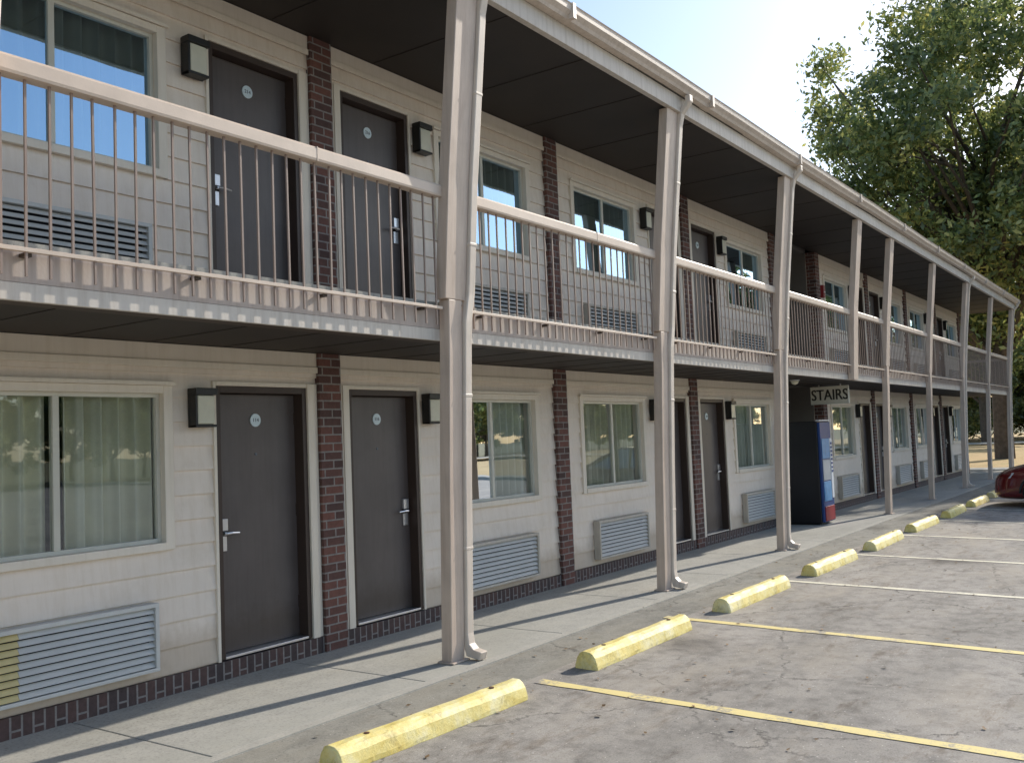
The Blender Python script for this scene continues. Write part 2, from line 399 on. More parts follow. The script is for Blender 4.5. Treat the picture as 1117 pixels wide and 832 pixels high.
def lap_panel(mb, x0, x1, z0, z1):
    if x1-x0 < .01 or z1-z0 < .01: return
    k = math.floor(z0/LAP+1e-6); z = k*LAP
    while z < z1-1e-6:
        a = max(z, z0); b = min(z+LAP, z1)
        ya = -.019*(1-(a-z)/LAP)-.001; yb = -.019*(1-(b-z)/LAP)-.001
        mb.face([(x0,ya,a),(x1,ya,a),(x1,yb,b),(x0,yb,b)])
        if a == z: mb.face([(x0,-.001,a),(x1,-.001,a),(x1,ya,a),(x0,ya,a)])
        mb.face([(x0,ya,a),(x0,yb,b),(x0,.001,b),(x0,.001,a)]); mb.face([(x1,ya,a),(x1,.001,a),(x1,.001,b),(x1,yb,b)])
        z += LAP
for fl in (0, 1):
    mb = MB(); bk = MB()
    ops = [(a, b, DBZ[fl], DTZ[fl]) for a, b, s in doors]+[(a, b, WBZ[fl], WTZ[fl]) for a, b in wins]
    ops.sort(); top = WZ1[fl]-.15
    for s0, s1 in segs:
        x = s0
        for a, b, z0, z1 in [o for o in ops if s0 <= o[0] < s1]:
            lap_panel(mb, x, a, WZ0[fl], top); bk.box(x, a, .0015, .14, WZ0[fl], top)
            lap_panel(mb, a, b, z1, top); bk.box(a, b, .0015, .14, z1, top)
            if z0 > WZ0[fl]+.1: lap_panel(mb, a, b, WZ0[fl], z0); bk.box(a, b, .0015, .14, WZ0[fl], z0)
            x = b
        lap_panel(mb, x, s1, WZ0[fl], top); bk.box(x, s1, .0015, .14, WZ0[fl], top)
    b0 = len(mb.v); mb.v += bk.v; mb.f += [tuple(b0+i for i in q) for q in bk.f]; mb.mi += bk.mi
    bpart(mb, 'wall', M['siding'])
    for s0, s1 in segs:
        bs = sorted([s0]+[c for c in doorbricks+winbricks if s0 < c < s1]+[s1])
        for a, b in zip(bs, bs[1:]):
            fr = MB()
            fr.box(a+.128 if a > s0 else a, b-.128 if b < s1 else b, -.032, .14, top+.002, WZ1[fl])
            fr.box(a+.128 if a > s0 else a, b-.128 if b < s1 else b, -.044, -.030, top-.02, top+.03)
            bpart(fr, 'frieze', M['trim'], bevel=.003)
# body of the building behind (rooms), end walls, stairwell
mb = MB()
mb.box(BX0, 16.96, .75, 8.5, -.3, 5.2); mb.box(19.30, BX1, .75, 8.5, -.3, 5.2)
mb.box(BX0, BX0+.1, .14, .75, -.3, 5.2); mb.box(BX1-.1, BX1, .14, .75, -.3, 5.2)
bpart(mb, 'end_wall', M['siding'])
mb = MB()
for fl in (0, 1):
    for s0, s1 in segs: mb.box(s0+.11, s1-.11, .70, .745, DBZ[fl]-.01, WZ1[fl])
    for s0, s1 in segs: mb.box(s0+.11, s1-.11, .15, .70, DBZ[fl]-.06, DBZ[fl]-.01)
bpart(mb, 'room_interior', M['room'])
mb = MB()   # stairwell
mb.box(16.962, 17.0, .142, 5, GZ, 5.09); mb.box(19.26, 19.298, .142, 5, GZ, 5.09); mb.box(16.96, 19.3, 5, 5.1, GZ, 5.09)
mb.box(16.9, 19.35, .142, 5.05, 5.092, 5.2)
mb.box(17.0, 19.26, .0, 1.15, 2.37, 2.66)
bpart(mb, 'stairwell_wall', M['stair_grey'])
mb = MB()
for i in range(15): mb.box(18.15, 19.25, 1.2+i*.25, 1.2+(i+1)*.25+.02, GZ, GZ+(i+1)*.178)
bpart(mb, 'stair_flight', M['apron'])
mb = MB(); mb.box(17.0, 19.26, 1.08, 1.12, 3.50, 3.56); mb.box(17.0, 19.26, 1.08, 1.12, 2.72, 2.75)
for i in range(18): mb.box(17.06+i*.125, 17.075+i*.125, 1.09, 1.105, 2.75, 3.5)
bpart(mb, 'stair_guard_rail', M['rail'])
# ground to siding brick base
mb = MB()
for s0, s1 in segs: mb.box(s0, s1, -.03, .14, -.3, -.013)
bpart(mb, 'brick_base', M['rowlock'])
# brick pilasters
for c in doorbricks+winbricks+edge_left+edge_right+edge_end+[-8.9]:
    for fl in (0, 1):
        mb = MB(); mb.box(c-.125, c+.125, -.055, .13, GZ if fl == 0 else ZU-.02, WZ1[fl])
        bpart(mb, 'brick_pilaster', M['brick'])
# deck
mb = MB()
mb.box(BX0-.3, 34.75, -1.26, -.0025, 2.40, 2.65, 0)
bpart(mb, 'balcony_deck', M['walk'])
mb = MB(); mb.box(BX0-.3, 34.75, -1.12, -.0025, 2.349, 2.398, 0)
for i in range(70):
    x = BX0-.2+i*.64
    if x < 34.7: mb.box(x, x+.012, -1.12, -.004, 2.345, 2.3485, 0)
bpart(mb, 'balcony_soffit', M['ceiling'])
mb = MB(); mb.box(BX0-.3, 34.75, -1.255, -1.122, 2.345, 2.399); bpart(mb, 'balcony_beam', M['beam'])
mb = MB(); mb.box(BX0-.3, 34.75, -1.285, -1.262, 2.435, 2.62); bpart(mb, 'balcony_fascia', M['fascia'], bevel=.003)
mb = MB(); mb.box(BX0-.3, 34.75, -1.292, -1.262, 2.342, 2.433); bpart(mb, 'fascia_flashing', M['fascia_strip'], bevel=.003)
# upper ceiling, roof
mb = MB(); mb.box(BX0-.4, 34.75, -1.60, -.0025, 5.10, 5.14)
for i in range(40):
    x = BX0-.2+i*1.22
    if x < 34.7: mb.box(x, x+.03, -1.60, -.05, 5.094, 5.0995)
bpart(mb, 'balcony_ceiling', M['ceiling'])
mb = MB(); mb.box(BX0-.4, 34.8, -1.665, -1.602, 5.085, 5.26); bpart(mb, 'roof_beam', M['fascia_strip'], bevel=.004)
mb = MB()
ex0, ex1 = BX0-.6, 34.95
mb.loft([[(x,-1.68,5.265),(x,-1.70,5.36),(x,4.2,6.1),(x,10.1,5.36),(x,10.1,5.26)] for x in (ex0, ex1)])
bpart(mb, 'roof', M['roof'])
# K-style gutter
prof = [(-1.667,5.262),(-1.75,5.262),(-1.765,5.29),(-1.80,5.325),(-1.805,5.372),(-1.815,5.385),(-1.80,5.389),(-1.79,5.372),(-1.785,5.335),(-1.745,5.30),(-1.74,5.275),(-1.682,5.275),(-1.682,5.385),(-1.667,5.385)]
mb = MB(); xs = []
x = ex0
while x < ex1: xs.append(x); x += 1.0
xs.append(ex1)
mb.loft([[(x, y, z+.006*math.sin(x*.8)+.003*math.sin(x*2.3)) for y, z in prof] for x in xs])
bpart(mb, 'gutter', M['gutter'])
for i in range(15):
    x = ex0+1.7+i*3.05
    if x < ex1: bpart(MB().box(x, x+.05, -1.819, -1.74, 5.258+.006*math.sin(x*.8), 5.393), 'gutter_joint', M['gutter'])

# ------------------------------------------------------------------ posts and downspouts
posts = [(-5.1,1,1),(-1.44,1,1),(2.10,1,1),(5.88,1,1),(9.54,1,1),(13.24,1,1),(16.89,0,0),(19.1,1,0),(22.84,1,0),(26.72,1,1),(30.55,1,0),(34.44,1,1)]
def slab(x0, x1, y, z, d0=-.05, d1=.05): return [(x0, y+d0, z), (x1, y+d0, z), (x1, y+d1, z), (x0, y+d1, z)]
for X, lower, spout in posts:
    if lower:
        mb = MB()
        mb.loft([slab(X-.112, X+.05, y, z) for z, y in ((GZ, -1.24), (1.2, -1.285), (2.30, -1.335), (2.66, -1.345))])
        mb.box(X-.135, X+.075, -1.325, -1.165, GZ+.0065, GZ+.022)
        bpart(mb, 'post', M['post'], bevel=.006)
    mb = MB()
    z0 = 2.662 if lower else 2.34
    mb.loft([slab(X-.155, X+.10, y, z) for z, y in ((z0, -1.345), (3.6, -1.42), (5.083, -1.58))])
    bpart(mb, 'post', M['post'], bevel=.006)
    if spout:
        mb = MB()
        path = [(5.262, -1.745, .147), (5.19, -1.745, .147), (5.07, -1.64, .147), (4.95, -1.61, .147), (3.6, -1.463, .147), (2.72, -1.39, .147), (2.5, -1.388, .098), (2.3, -1.376, .098), (1.2, -1.326, .098), (.06, -1.285, .098), (-.02, -1.295, .098)]
        rings = [slab(X+c-.042, X+c+.042, y-.005, z, -.03, .03) for z, y, c in path]
        sx = X+.098
        rings.append([(sx-.042,-1.37,-.06),(sx+.042,-1.37,-.06),(sx+.042,-1.30,-.115),(sx-.042,-1.30,-.115)])
        rings.append([(sx-.044,-1.45,-.075),(sx+.044,-1.45,-.075),(sx+.044,-1.43,-.138),(sx-.044,-1.43,-.138)])
        mb.loft(rings, cap=True)
        for z, y, c in ((4.3, -1.539, .147), (3.1, -1.422, .147), (1.9, -1.358, .098), (.7, -1.307, .098)):
            mb.box(X+c-.047, X+c+.047, y-.039, y+.03, z, z+.03)
        bpart(mb, 'downspout', M['spout'], bevel=.008)

# ------------------------------------------------------------------ railings
allp = [p[0] for p in posts]
for bi, (a, b) in enumerate(zip(allp, allp[1:])):
    mb = MB(); x0, x1 = a+.196, b-.157
    jx = x0+(x1-x0)*.62
    mb.loft([[(x,-1.395,3.455),(x,-1.40,3.47),(x,-1.40,3.535),(x,-1.39,3.55),(x,-1.32,3.55),(x,-1.31,3.535),(x,-1.31,3.455)] for x in (x0, x1)])
    mb.box(jx, jx+.006, -1.402, -1.308, 3.453, 3.552)
    rail = bpart(mb, 'railing', M['rail'])
    rail.name = 'railing'
    mb = MB(); mb.box(x0, x1, -1.368, -1.338, 2.578, 2.60); mb.build('bottom_rail', M['rail'], rail, origin=BO, bevel=.002)
    for i in range(4):
        x = x0+.2+(x1-x0-.4)*i/3; MB().box(x-.02, x+.02, -1.338, -1.286, 2.560, 2.578).build('bracket', M['beam'], rail, origin=BO)
    n = round((x1-x0)/.121); sp = (x1-x0)/n
    w = .006
    many = MB(); src = None
    for i in range(n):
        x = x0+sp*(i+.5)+random.uniform(-.003, .003); lean = random.uniform(-.006, .006)
        rings = [[(x-w,-1.359,2.455),(x+w,-1.359,2.455),(x+w,-1.347,2.455),(x-w,-1.347,2.455)],
                 [(x-w+lean,-1.359,3.455),(x+w+lean,-1.359,3.455),(x+w+lean,-1.347,3.455),(x-w+lean,-1.347,3.455)]]
        if bi in (2, 3, 4):
            one = MB(); one.loft(rings); one.build('baluster', M['baluster'], rail, origin=BO)
        else: many.loft(rings)
    if bi not in (2, 3, 4):
        o = many.build('balusters', M['baluster'], rail, origin=BO)
        o['kind'] = 'stuff'
# railing return at the far end
mb = MB(); mb.box(34.66, 34.72, -1.31, -.05, 3.47, 3.55); mb.box(34.67, 34.70, -1.31, -.05, 2.70, 2.73)
for i in range(10): mb.box(34.68, 34.695, -1.2+i*.12, -1.185+i*.12, 2.73, 3.47)
bpart(mb, 'end_railing', M['rail'])

# ------------------------------------------------------------------ doors
nums = iter(range(100, 400))
for fl in (0, 1):
    zb = DBZ[fl]
    for k, (a, b, side) in enumerate(doors):
        mb = MB(); lx0, lx1 = a+.045, b-.045
        mb.box(lx0, lx1, .085, .125, zb+.022, zb+1.995)
        d = bpart(mb, 'door', M['door'], bevel=.003)
        mb = MB()
        mb.box(a, a+.045, -.018, .139, zb, zb+2.05); mb.box(b-.045, b, -.018, .139, zb, zb+2.05)
        mb.box(a+.045, b-.045, -.018, .139, zb+2.0, zb+2.05)
        mb.box(a+.045, a+.058, .126, .138, zb, zb+2.0); mb.box(b-.058, b-.045, .126, .138, zb, zb+2.0)
        mb.build('door_frame', M['door_frame'], d, origin=BO, bevel=.003)
        mb = MB(); mb.box(a+.045, b-.045, -.022, .125, zb-.0, zb+.018)
        mb.build('threshold', M['steel'], d, origin=BO, bevel=.002)
        mb = MB(); cx = (a+b)/2
        mb.disc((cx, .084, zb+1.79), (0, -1, 0), .052, .008, 28, 0)
        add_text(mb, str((110 if fl == 0 else 210)+k*2), .042, lambda x, y, z: (cx+x, .0745-z, zb+1.79+y), 1)
        pe = MB(); pe.disc((cx, .0845, zb+1.52), (0, -1, 0), .011, .005, 12); pe.build('peephole', M['ink'], d, origin=BO)
        mb.build('number_plate', [M['plate'], M['ink']], d, origin=BO)
        hx = a+.115 if side == 'L' else b-.115; sg = 1 if side == 'L' else -1
        mb = MB()
        mb.box(hx-.032, hx+.032, .068, .0845, zb+.79, zb+.905)
        mb.box(hx-.035, hx+.035, .055, .0845, zb+.945, zb+1.035); mb.box(hx-.03, hx+.03, .062, .0845, zb+.905, zb+.945, 1)
        mb.tube([(hx, .084, zb+.925), (hx, .03, zb+.925)], .012, 10)
        mb.tube([(hx, .032, zb+.925), (hx+sg*.05, .028, zb+.927), (hx+sg*.125, .034, zb+.922)], [.011, .010, .008], 10)
        mb.build('handle', [M['steel'], M['lamp_black']], d, origin=BO, bevel=.003)
        mb = MB()
        for z in (.25, 1.0, 1.75):
            h = lx1 if side == 'L' else lx0
            mb.box(h-.008, h+.008, .07, .0845, zb+z, zb+z+.1)
        mb.build('hinge', M['door_frame'], d, origin=BO)
        tb = MB()   # beige casing boards beside the frame
        if side == 'L':
            tb.box(a-.028, a-.001, -.03, .0005, zb-.01, zb+2.085); tb.box(b+.001, b+.075, -.036, .0005, zb-.01, zb+2.085)
            tb.box(b+.077, b+.113, -.026, .0005, zb-.01, zb+2.085)
        else:
            tb.box(b+.001, b+.028, -.03, .0005, zb-.01, zb+2.085); tb.box(a-.075, a-.001, -.036, .0005, zb-.01, zb+2.085)
            tb.box(a-.113, a-.077, -.026, .0005, zb-.01, zb+2.085)
        tb.box(a, b, -.03, .0005, zb+2.052, zb+2.085)
        tb.build('casing', M['trim'], d, origin=BO, bevel=.003)

# ------------------------------------------------------------------ windows
for fl in (0, 1):
    for wi, (a, b) in enumerate(wins):
        z0, z1 = WBZ[fl], WTZ[fl]
        mb = MB()
        t = .055
        mb.box(a-.02, a+t, -.034, .139, z0, z1); mb.box(b-t, b+.02, -.034, .139, z0, z1)
        mb.box(a+t, b-t, -.034, .139, z1-t, z1); mb.box(a+t, b-t, -.045, .139, z0, z0+t)
        mb.box(a-.035, b+.035, -.055, -.0355, z1+.001, z1+.03)
        wn = bpart(mb, 'window', M['trim'], bevel=.004)
        mb = MB(); u0, u1, v0, v1 = a+t, b-t, z0+t, z1-t; mid = (u0+u1)/2; s = .028
        mb.box(u0, u0+s, .02, .07, v0, v1); mb.box(u1-s, u1, .02, .07, v0, v1)
        mb.box(u0+s, u1-s, .02, .07, v0, v0+s); mb.box(u0+s, u1-s, .02, .07, v1-s, v1)
        mb.box(mid-.022, mid+.022, .015, .065, v0+s, v1-s)
        mb.build('sash_frame', M['alu'], wn, origin=BO, bevel=.002)
        mb = MB()
        mb.face([(u0+s,.035,v0+s),(mid-.022,.035,v0+s),(mid-.022,.035,v1-s),(u0+s,.035,v1-s)])
        mb.face([(mid+.022,.05,v0+s),(u1-s,.05,v0+s),(u1-s,.05,v1-s),(mid+.022,.05,v1-s)])
        mb.build('pane', M['glass'] if fl == 0 else M['glass_up'], wn, origin=BO)
        mb = MB(); rr = random.Random(wi*7+fl); n = 240; ph = rr.random()*6
        xs = [u0-.0+(u1-u0)*i/n for i in range(n+1)]
        gap = rr.choice([0, 0, 1]); pts = []
        for i, x in enumerate(xs):
            f = x*2*math.pi/.135+ph+.9*math.sin(x*3.1)
            pts.append((x, .15+.055*math.sin(f)+.014*math.sin(f*2.1+1)))
        for (xa, ya), (xb, yb) in zip(pts, pts[1:]):
            if gap and mid+.02 < xa < mid+.10: continue
            mb.face([(xa,ya,v0-.08),(xb,yb,v0-.08),(xb,yb,v1+.05),(xa,ya,v1+.05)])
        mb.build('curtain', M['curtain'] if (wi+fl) % 2 == 0 else M['curtain2'], wn, origin=BO, smooth=True)

# ------------------------------------------------------------------ air conditioners
def place_words(x):
    order = ['far left', 'second', 'third', 'fourth', 'fifth', 'sixth', 'seventh', 'eighth', 'ninth', 'tenth']
    return order
acs = []
for fl in (0, 1):
    for (a, b) in wins:
        c = (a+b)/2
        # sits toward the pilaster-far side like the photo: 0.70..1.95 from the window pilaster
        allw = winbricks+edge_left+edge_right+edge_end
        pil = min(allw, key=lambda q: abs(q-c)); sg = 1 if c > pil else -1
        x0, x1 = sorted((pil+sg*.69, pil+sg*1.93))
        acs.append((fl, x0, x1, (a, b)))
visw = [w for w in wins if w[1] > 2.9]
ordn = ['leftmost', 'second', 'third', 'fourth', 'fifth', 'sixth', 'seventh', 'eighth', 'ninth']
def mk_ac(fl, x0, x1, win):
    zb = .085 if fl == 0 else .085+ZU-.02; zt = zb+.41; base = ((x0+x1)/2, -.02, zb)
    i = visw.index(win) if win in visw else -1
    floor = 'ground floor' if fl == 0 else 'upper floor'
    look = ('pale louvred air conditioner' if fl == 0 else 'louvred air conditioner behind balcony bars')
    if i == 0 and fl == 0: look = 'large pale louvred air conditioner with a yellowed left end'
    if i == 2 and fl == 0: look = 'pale louvred air conditioner with a beige left cheek'
    if i >= 0:
        lab = '%s under the %s %s window%s' % (look, ordn[i], floor, ' from the left' if i else '')
        if i == 2 and fl == 0: lab = 'pale louvred air conditioner with beige left cheek, third from the left on the ground floor'
    else: lab = 'air conditioner grille under a %s window beyond the left edge' % floor
    e = empty('air_conditioner', base, lab, 'air conditioner', 'through wall air conditioners under the windows')
    mb = MB()
    mb.box(x0-.03, x1+.03, -.105, -.016, zt, zt+.028); mb.box(x0-.03, x0, -.105, -.016, zb, zt); mb.box(x1, x1+.03, -.105, -.016, zb, zt)
    mb.box(x0-.03, x1+.03, -.105, -.016, zb-.025, zb)
    mb.build('sleeve', M['ac_frame'] if i != 0 else M['ac'], e, origin=base, bevel=.003)
    mb = MB(); mb.box(x0, x1, -.022, -.016, zb, zt); mb.build('back_panel', M['ac_dark'], e, origin=base)
    mb = MB(); n = 9
    for k in range(n):
        z = zb+(k+.5)*(zt-zb)/n; h = (zt-zb)/n*.26
        mi = 0
        mats = [M['ac'] if fl == 0 else M['ac'], M['ac_yellow']]
        segx = [(x0, x1, 0)]
        if i == 0 and fl == 0: segx = [(x0, x0+.30, 1), (x0+.30, x1, 0)]
        for s0, s1, mi in segx:
            mb.loft([[(x,-.096,z-h-.004),(x,-.090,z-h-.006),(x,-.064,z+h+.002),(x,-.070,z+h+.005)] for x in (s0+.001, s1-.001)], mi)
    mb.build('louvre_grille', mats, e, origin=base)
for a in acs:
    if a[3][1] > 0: mk_ac(*a)

# ------------------------------------------------------------------ wall lamps
visd = [d for d in doors if d[1] > 4]
def lamp_src(name):
    e = bpy.data.objects.new(name, None); col.objects.link(e)
    mb = MB()
    mb.box(-.11, .11, -.0, .02, 0, .31, bev=0)              # back plate
    mb.box(-.11, -.088, -.085, -.001, .0, .31); 
    mb.box(-.115, .11, -.10, -.001, .255, .31); mb.box(-.11, .105, -.09, -.001, -.0, .02)
    mb.build('housing', M['lamp_black'], e, bevel=.004)
    mb = MB(); mb.box(-.086, .09, -.083, -.002, .022, .253); mb.build('diffuser', M['lamp_glass'], e, bevel=.012)
    mb = MB(); mb.box(.0905, .108, -.03, -.0005, .022, .253); mb.build('corner_bar', M['lamp_black'], e)
    return e
src = None
for fl in (0, 1):
    for k, (a, b, side) in enumerate(doors):
        if a < 0: continue
        x = a-.105 if side == 'L' else b+.16
        if side == 'L': x = a-.155
        z = DBZ[fl]+(1.735 if fl == 0 else 1.70)
        if src is None: src = lamp_src('wall_lamp'); e = src; kids = list(src.children)
        else:
            e = src.copy(); col.objects.link(e)
            for ch in kids: sub(ch, ch.name.split('.')[0], e)
        e.name = 'wall_lamp'; e.location = (x, -.041, z); e.scale = (.86, .9, .93)
        i = visd.index((a, b, side)) if (a, b, side) in visd else -1
        tag(e, 'black box wall lamp with cream glass beside the %s %s door%s' % (ordn[i] if i >= 0 else 'hidden', 'ground floor' if fl == 0 else 'upper floor', ' from the left' if i > 0 else ''), 'wall lamp', 'wall lamps beside the doors')

# ------------------------------------------------------------------ wheel stops
def mk_stop():
    mb = MB(); Lh = .81; n = 14
    prof = [(-.098, 0), (-.096, .03), (-.078, .085), (-.056, .114), (-.025, .127), (.025, .127), (.056, .114), (.078, .085), (.096, .03), (.098, 0)]
    rings = []
    for i in range(n+1):
        x = -Lh+2*Lh*i/n; e = 1
        rings.append([(x+random.uniform(-.002, .002), y+random.uniform(-.0035, .0035), z+random.uniform(-.003, .003)*(z > .01)) for y, z in prof])
    r0 = [(-Lh-.012, y*.88, z*.9) for y, z in prof]; r1 = [(Lh+.012, y*.88, z*.9) for y, z in prof]
    mb.loft([r0]+rings+[r1]); return mb
stoplab = ['nearest yellow concrete wheel stop, cut off by the bottom of the photo', 'yellow concrete wheel stop beside the foot of the nearest balcony post',
 'yellow wheel stop just past the second balcony post', 'fourth yellow wheel stop, level with the third post foot', 'small yellow wheel stop beyond the third post',
 'yellow wheel stop in front of the vending machine, sixth from the camera', 'pale distant wheel stop, last one before the parked red car', 'shaded wheel stop under the nose of the red car']
st = mk_stop().build('wheel_stop', M['stop'], bevel=.004)
_pins = []
for sx in (-.55, .55):
    _m = MB(); _m.disc((sx, 0, .124), (0, 0, 1), .017, .007, 12); _m.build('anchor_pin', paint('rusty_pin', (.12, .06, .035), .7, .3, 30), st); _pins.append(col.objects[-1])
rots = [-.045, -.008, -.012, -.01, .01, -.01, .02, 0]
for i in range(-1, 10):
    o = st if i == -1 else st.copy()
    if i >= 0:
        col.objects.link(o)
        for p in _pins: sub(p, 'anchor_pin', o)
    x = 4.49+2.485*i; y = [-2.285, -2.285, -2.255, -2.27, -2.30, -2.31, -2.30, -2.32, -2.32, -2.3, -2.3][i+1]
    if i == 0: x = 4.47; y = -2.20
    o.location = (x, y, gz(y)-.001); o.rotation_euler = (R(1.1), 0, rots[i] if 0 <= i < 8 else 0)
    o.name = 'wheel_stop'
    lab = stoplab[i] if 0 <= i < 8 else ('wheel stop beyond the left edge of the photo' if i < 0 else 'wheel stop hidden behind the red car')
    tag(o, lab, 'wheel stop', 'yellow wheel stops along the motel')

# ------------------------------------------------------------------ vending machine
vb = (17.25, -.24, GZ+.006)
e = empty('vending_machine', vb, 'black sided drinks vending machine with blue front standing at the stairwell', 'vending machine')
x0, x1, y0, y1, z0, z1 = 16.74, 17.36, -.70, .14, GZ+.03, 1.66
mb = MB(); mb.box(x0, x1, y0, y1, z0, z1); mb.build('cabinet', M['vend_black'], e, origin=vb, bevel=.012)
mb = MB(); mb.box(x0+.05, x1-.05, y0+.05, y1-.05, vb[2], z0-.001); mb.build('plinth', M['vend_black'], e, origin=vb)
mb = MB()
mb.box(x0+.012, x1-.012, y0-.05, y0-.001, z0+.02, z1-.02, 0); mb.build('front_door', M['vend_blue'], e, origin=vb, bevel=.012)
mb = MB(); mb.box(x0+.05, x1-.16, y0-.062, y0-.051, 1.0, 1.35, 0)
mb.box(x0+.05, x1-.16, y0-.062, y0-.051, .62, .98, 1); mb.box(x0+.05, x1-.16, y0-.062, y0-.051, .26, .60, 0)
mb.build('display_panel', [M['vend_sky'], M['vend_grey']], e, origin=vb, bevel=.004)
mb = MB(); mb.box(x0+.05, x1-.05, y0-.066, y0-.051, -.08, .17); mb.build('kick_panel', M['vend_red'], e, origin=vb, bevel=.004)
mb = MB(); mb.box(x1-.14, x1-.03, y0-.066, y0-.051, .30, 1.35)
for i in range(8): mb.box(x1-.125, x1-.045, y0-.075, y0-.0665, .75+i*.07, .79+i*.07, 1)
mb.build('selection_panel', [M['vend_white'], M['vend_blue']], e, origin=vb, bevel=.003)
mb = MB(); mb.box(x0+.02, x1-.02, y0-.048, y0+.02, z1+.001, z1+.02); mb.build('top_trim', M['vend_white'], e, origin=vb)

# STAIRS sign hanging under the balcony, facing the camera
sb = (18.0, -.585, 2.345)
e = empty('stairs_sign', sb, 'cream hanging board lettered STAIRS under the balcony above the vending machine', 'sign')
mb = MB(); mb.box(17.98, 18.02, -.92, -.25, 1.99, 2.29)
for off in (-.006, -.003, 0, .003, .006): add_text(mb, 'STAIRS', .225, lambda x, y, z: (17.978-z-abs(off)*.1, -.585-x-off, 2.137+y*1.25), 1)
mb.build('board', [M['sign'], M['sign_ink']], e, origin=sb)
mb = MB()
for a in ((-.935, -.92, 1.975, 2.305), (-.25, -.235, 1.975, 2.305)): mb.box(17.965, 18.035, a[0], a[1], a[2], a[3])
mb.box(17.965, 18.035, -.92, -.25, 2.29, 2.305); mb.box(17.965, 18.035, -.92, -.25, 1.975, 1.99)
mb.build('frame', M['alu'], e, origin=sb)
mb = MB(); mb.box(17.99, 18.01, -.80, -.78, 2.306, 2.345); mb.box(17.99, 18.01, -.40, -.38, 2.306, 2.345); mb.build('hanger', M['steel'], e, origin=sb)

# small dome lamp under the balcony by the stairs
e = empty('dome_lamp', (15.6, -.75, 2.344), 'small white dome lamp under the balcony beside the stairs sign', 'ceiling lamp')
mb = MB(); mb.disc((0, 0, -.012), (0, 0, 1), .08, .012, 20); mb.build('base', M['vend_white'], e)
mb = MB(); mb.tube([(0,0,-.0125),(0,0,-.04),(0,0,-.065),(0,0,-.078)], [.068, .06, .04, .01], 18); mb.build('globe', M['lamp_glass'], e, smooth=True)

# red alarm box upstairs
e = empty('fire_alarm_box', (19.70, -.02, 4.2), 'small red fire alarm box on the upper wall past the stairwell', 'alarm box')
mb = MB(); mb.box(-.05, .05, -.07, -.0, 0, .26); mb.build('case', M['red_box'], e, bevel=.008)
mb = MB(); mb.box(-.03, .03, -.08, -.0705, .10, .13); mb.build('pull_handle', M['vend_white'], e)

# ------------------------------------------------------------------ parked red car (nose toward the motel, +Y)
def carmat():
    m, t, b = nt('red_car_paint'); b.inputs['Base Color'].default_value = (.13, .008, .008, 1)
    b.inputs['Roughness'].default_value = .25; b.inputs['Coat Weight'].default_value = 1; b.inputs['Coat Roughness'].default_value = .04
    geo = N(t, 'ShaderNodeNewGeometry').outputs['Position']; n = noise(t, geo, 40, 5); r = ramp(t, n.outputs['Fac'], [(.3, (.10, .006, .007)), (.7, (.15, .010, .010))])
    t.links.new(r.outputs[0], b.inputs['Base Color']); return m
M['car'] = carmat(); M['tyre'] = paint('tyre_rubber', (.02, .02, .02), .85, .1); M['rim'] = paint('alloy_rim', (.5, .5, .52), .3, .05, metal=.8)
M['headlight'] = paint('headlight_lens', (.6, .62, .64), .1, .05, spec=.9); M['dark'] = paint('black_plastic', (.02, .02, .022), .5, .1)
CX, CY = 21.95, -2.72
cz = gz(-5)
cb = (CX, CY-2.3, cz)
car = empty('parked_car', cb, 'dark red saloon car parked nose in at the motel, cut off by the right edge', 'car')
# local frame: s = distance behind the nose; x lateral
def carsec(s, zlo, zs, zt, hw, hwt):
    y = CY-s
    half = [(0, zlo), (hw*.92, zlo), (hw, zlo+.12), (hw*1.0, (zlo+zs)/2), (hw*.985, zs), (hwt, zt), (hwt*.5, zt+.02), (0, zt+.025)]
    pts = [(CX+x, y, cz+z) for x, z in half]+[(CX-x, y, cz+z) for x, z in reversed(half[1:-1])]
    return pts
secs = [(0.0,.30,.50,.52,.55,.45),(.04,.22,.60,.64,.70,.55),(.15,.19,.68,.73,.80,.62),(.4,.18,.76,.82,.87,.68),(.9,.18,.84,.92,.90,.72),(1.35,.18,.90,.99,.905,.73),
        (2.2,.18,.93,.99,.91,.72),(3.4,.18,.94,1.0,.905,.70),(3.9,.2,.94,1.03,.89,.68),(4.4,.24,.88,1.0,.84,.64),(4.6,.30,.75,.86,.76,.58)]
mb = MB(); mb.loft([carsec(*s) for s in secs]); body = mb.build('body', M['car'], car, origin=cb, smooth=True)
sm = body.modifiers.new('sub', 'SUBSURF'); sm.levels = sm.render_levels = 2
def cabsec(s, z0, z1, a, b):
    y = CY-s; return [(CX-a,y,cz+z0),(CX-b,y,cz+z1),(CX+b,y,cz+z1),(CX+a,y,cz+z0)]
mb = MB(); mb.loft([cabsec(1.3,.93,.96,.72,.70), cabsec(2.05,.93,1.40,.80,.58), cabsec(2.9,.93,1.43,.80,.60), cabsec(3.9,.93,1.02,.74,.66)])
mb.build('cabin_glass', M['car_glass'], car, origin=cb, bevel=.02)
mb = MB(); mb.loft([[(CX-.6,CY-2.0,cz+1.395),(CX-.58,CY-2.0,cz+1.43),(CX+.58,CY-2.0,cz+1.43),(CX+.6,CY-2.0,cz+1.395)],[(CX-.62,CY-2.9,cz+1.42),(CX-.58,CY-2.9,cz+1.465),(CX+.58,CY-2.9,cz+1.465),(CX+.62,CY-2.9,cz+1.42)],[(CX-.62,CY-3.2,cz+1.33),(CX-.58,CY-3.2,cz+1.38),(CX+.58,CY-3.2,cz+1.38),(CX+.62,CY-3.2,cz+1.33)]])
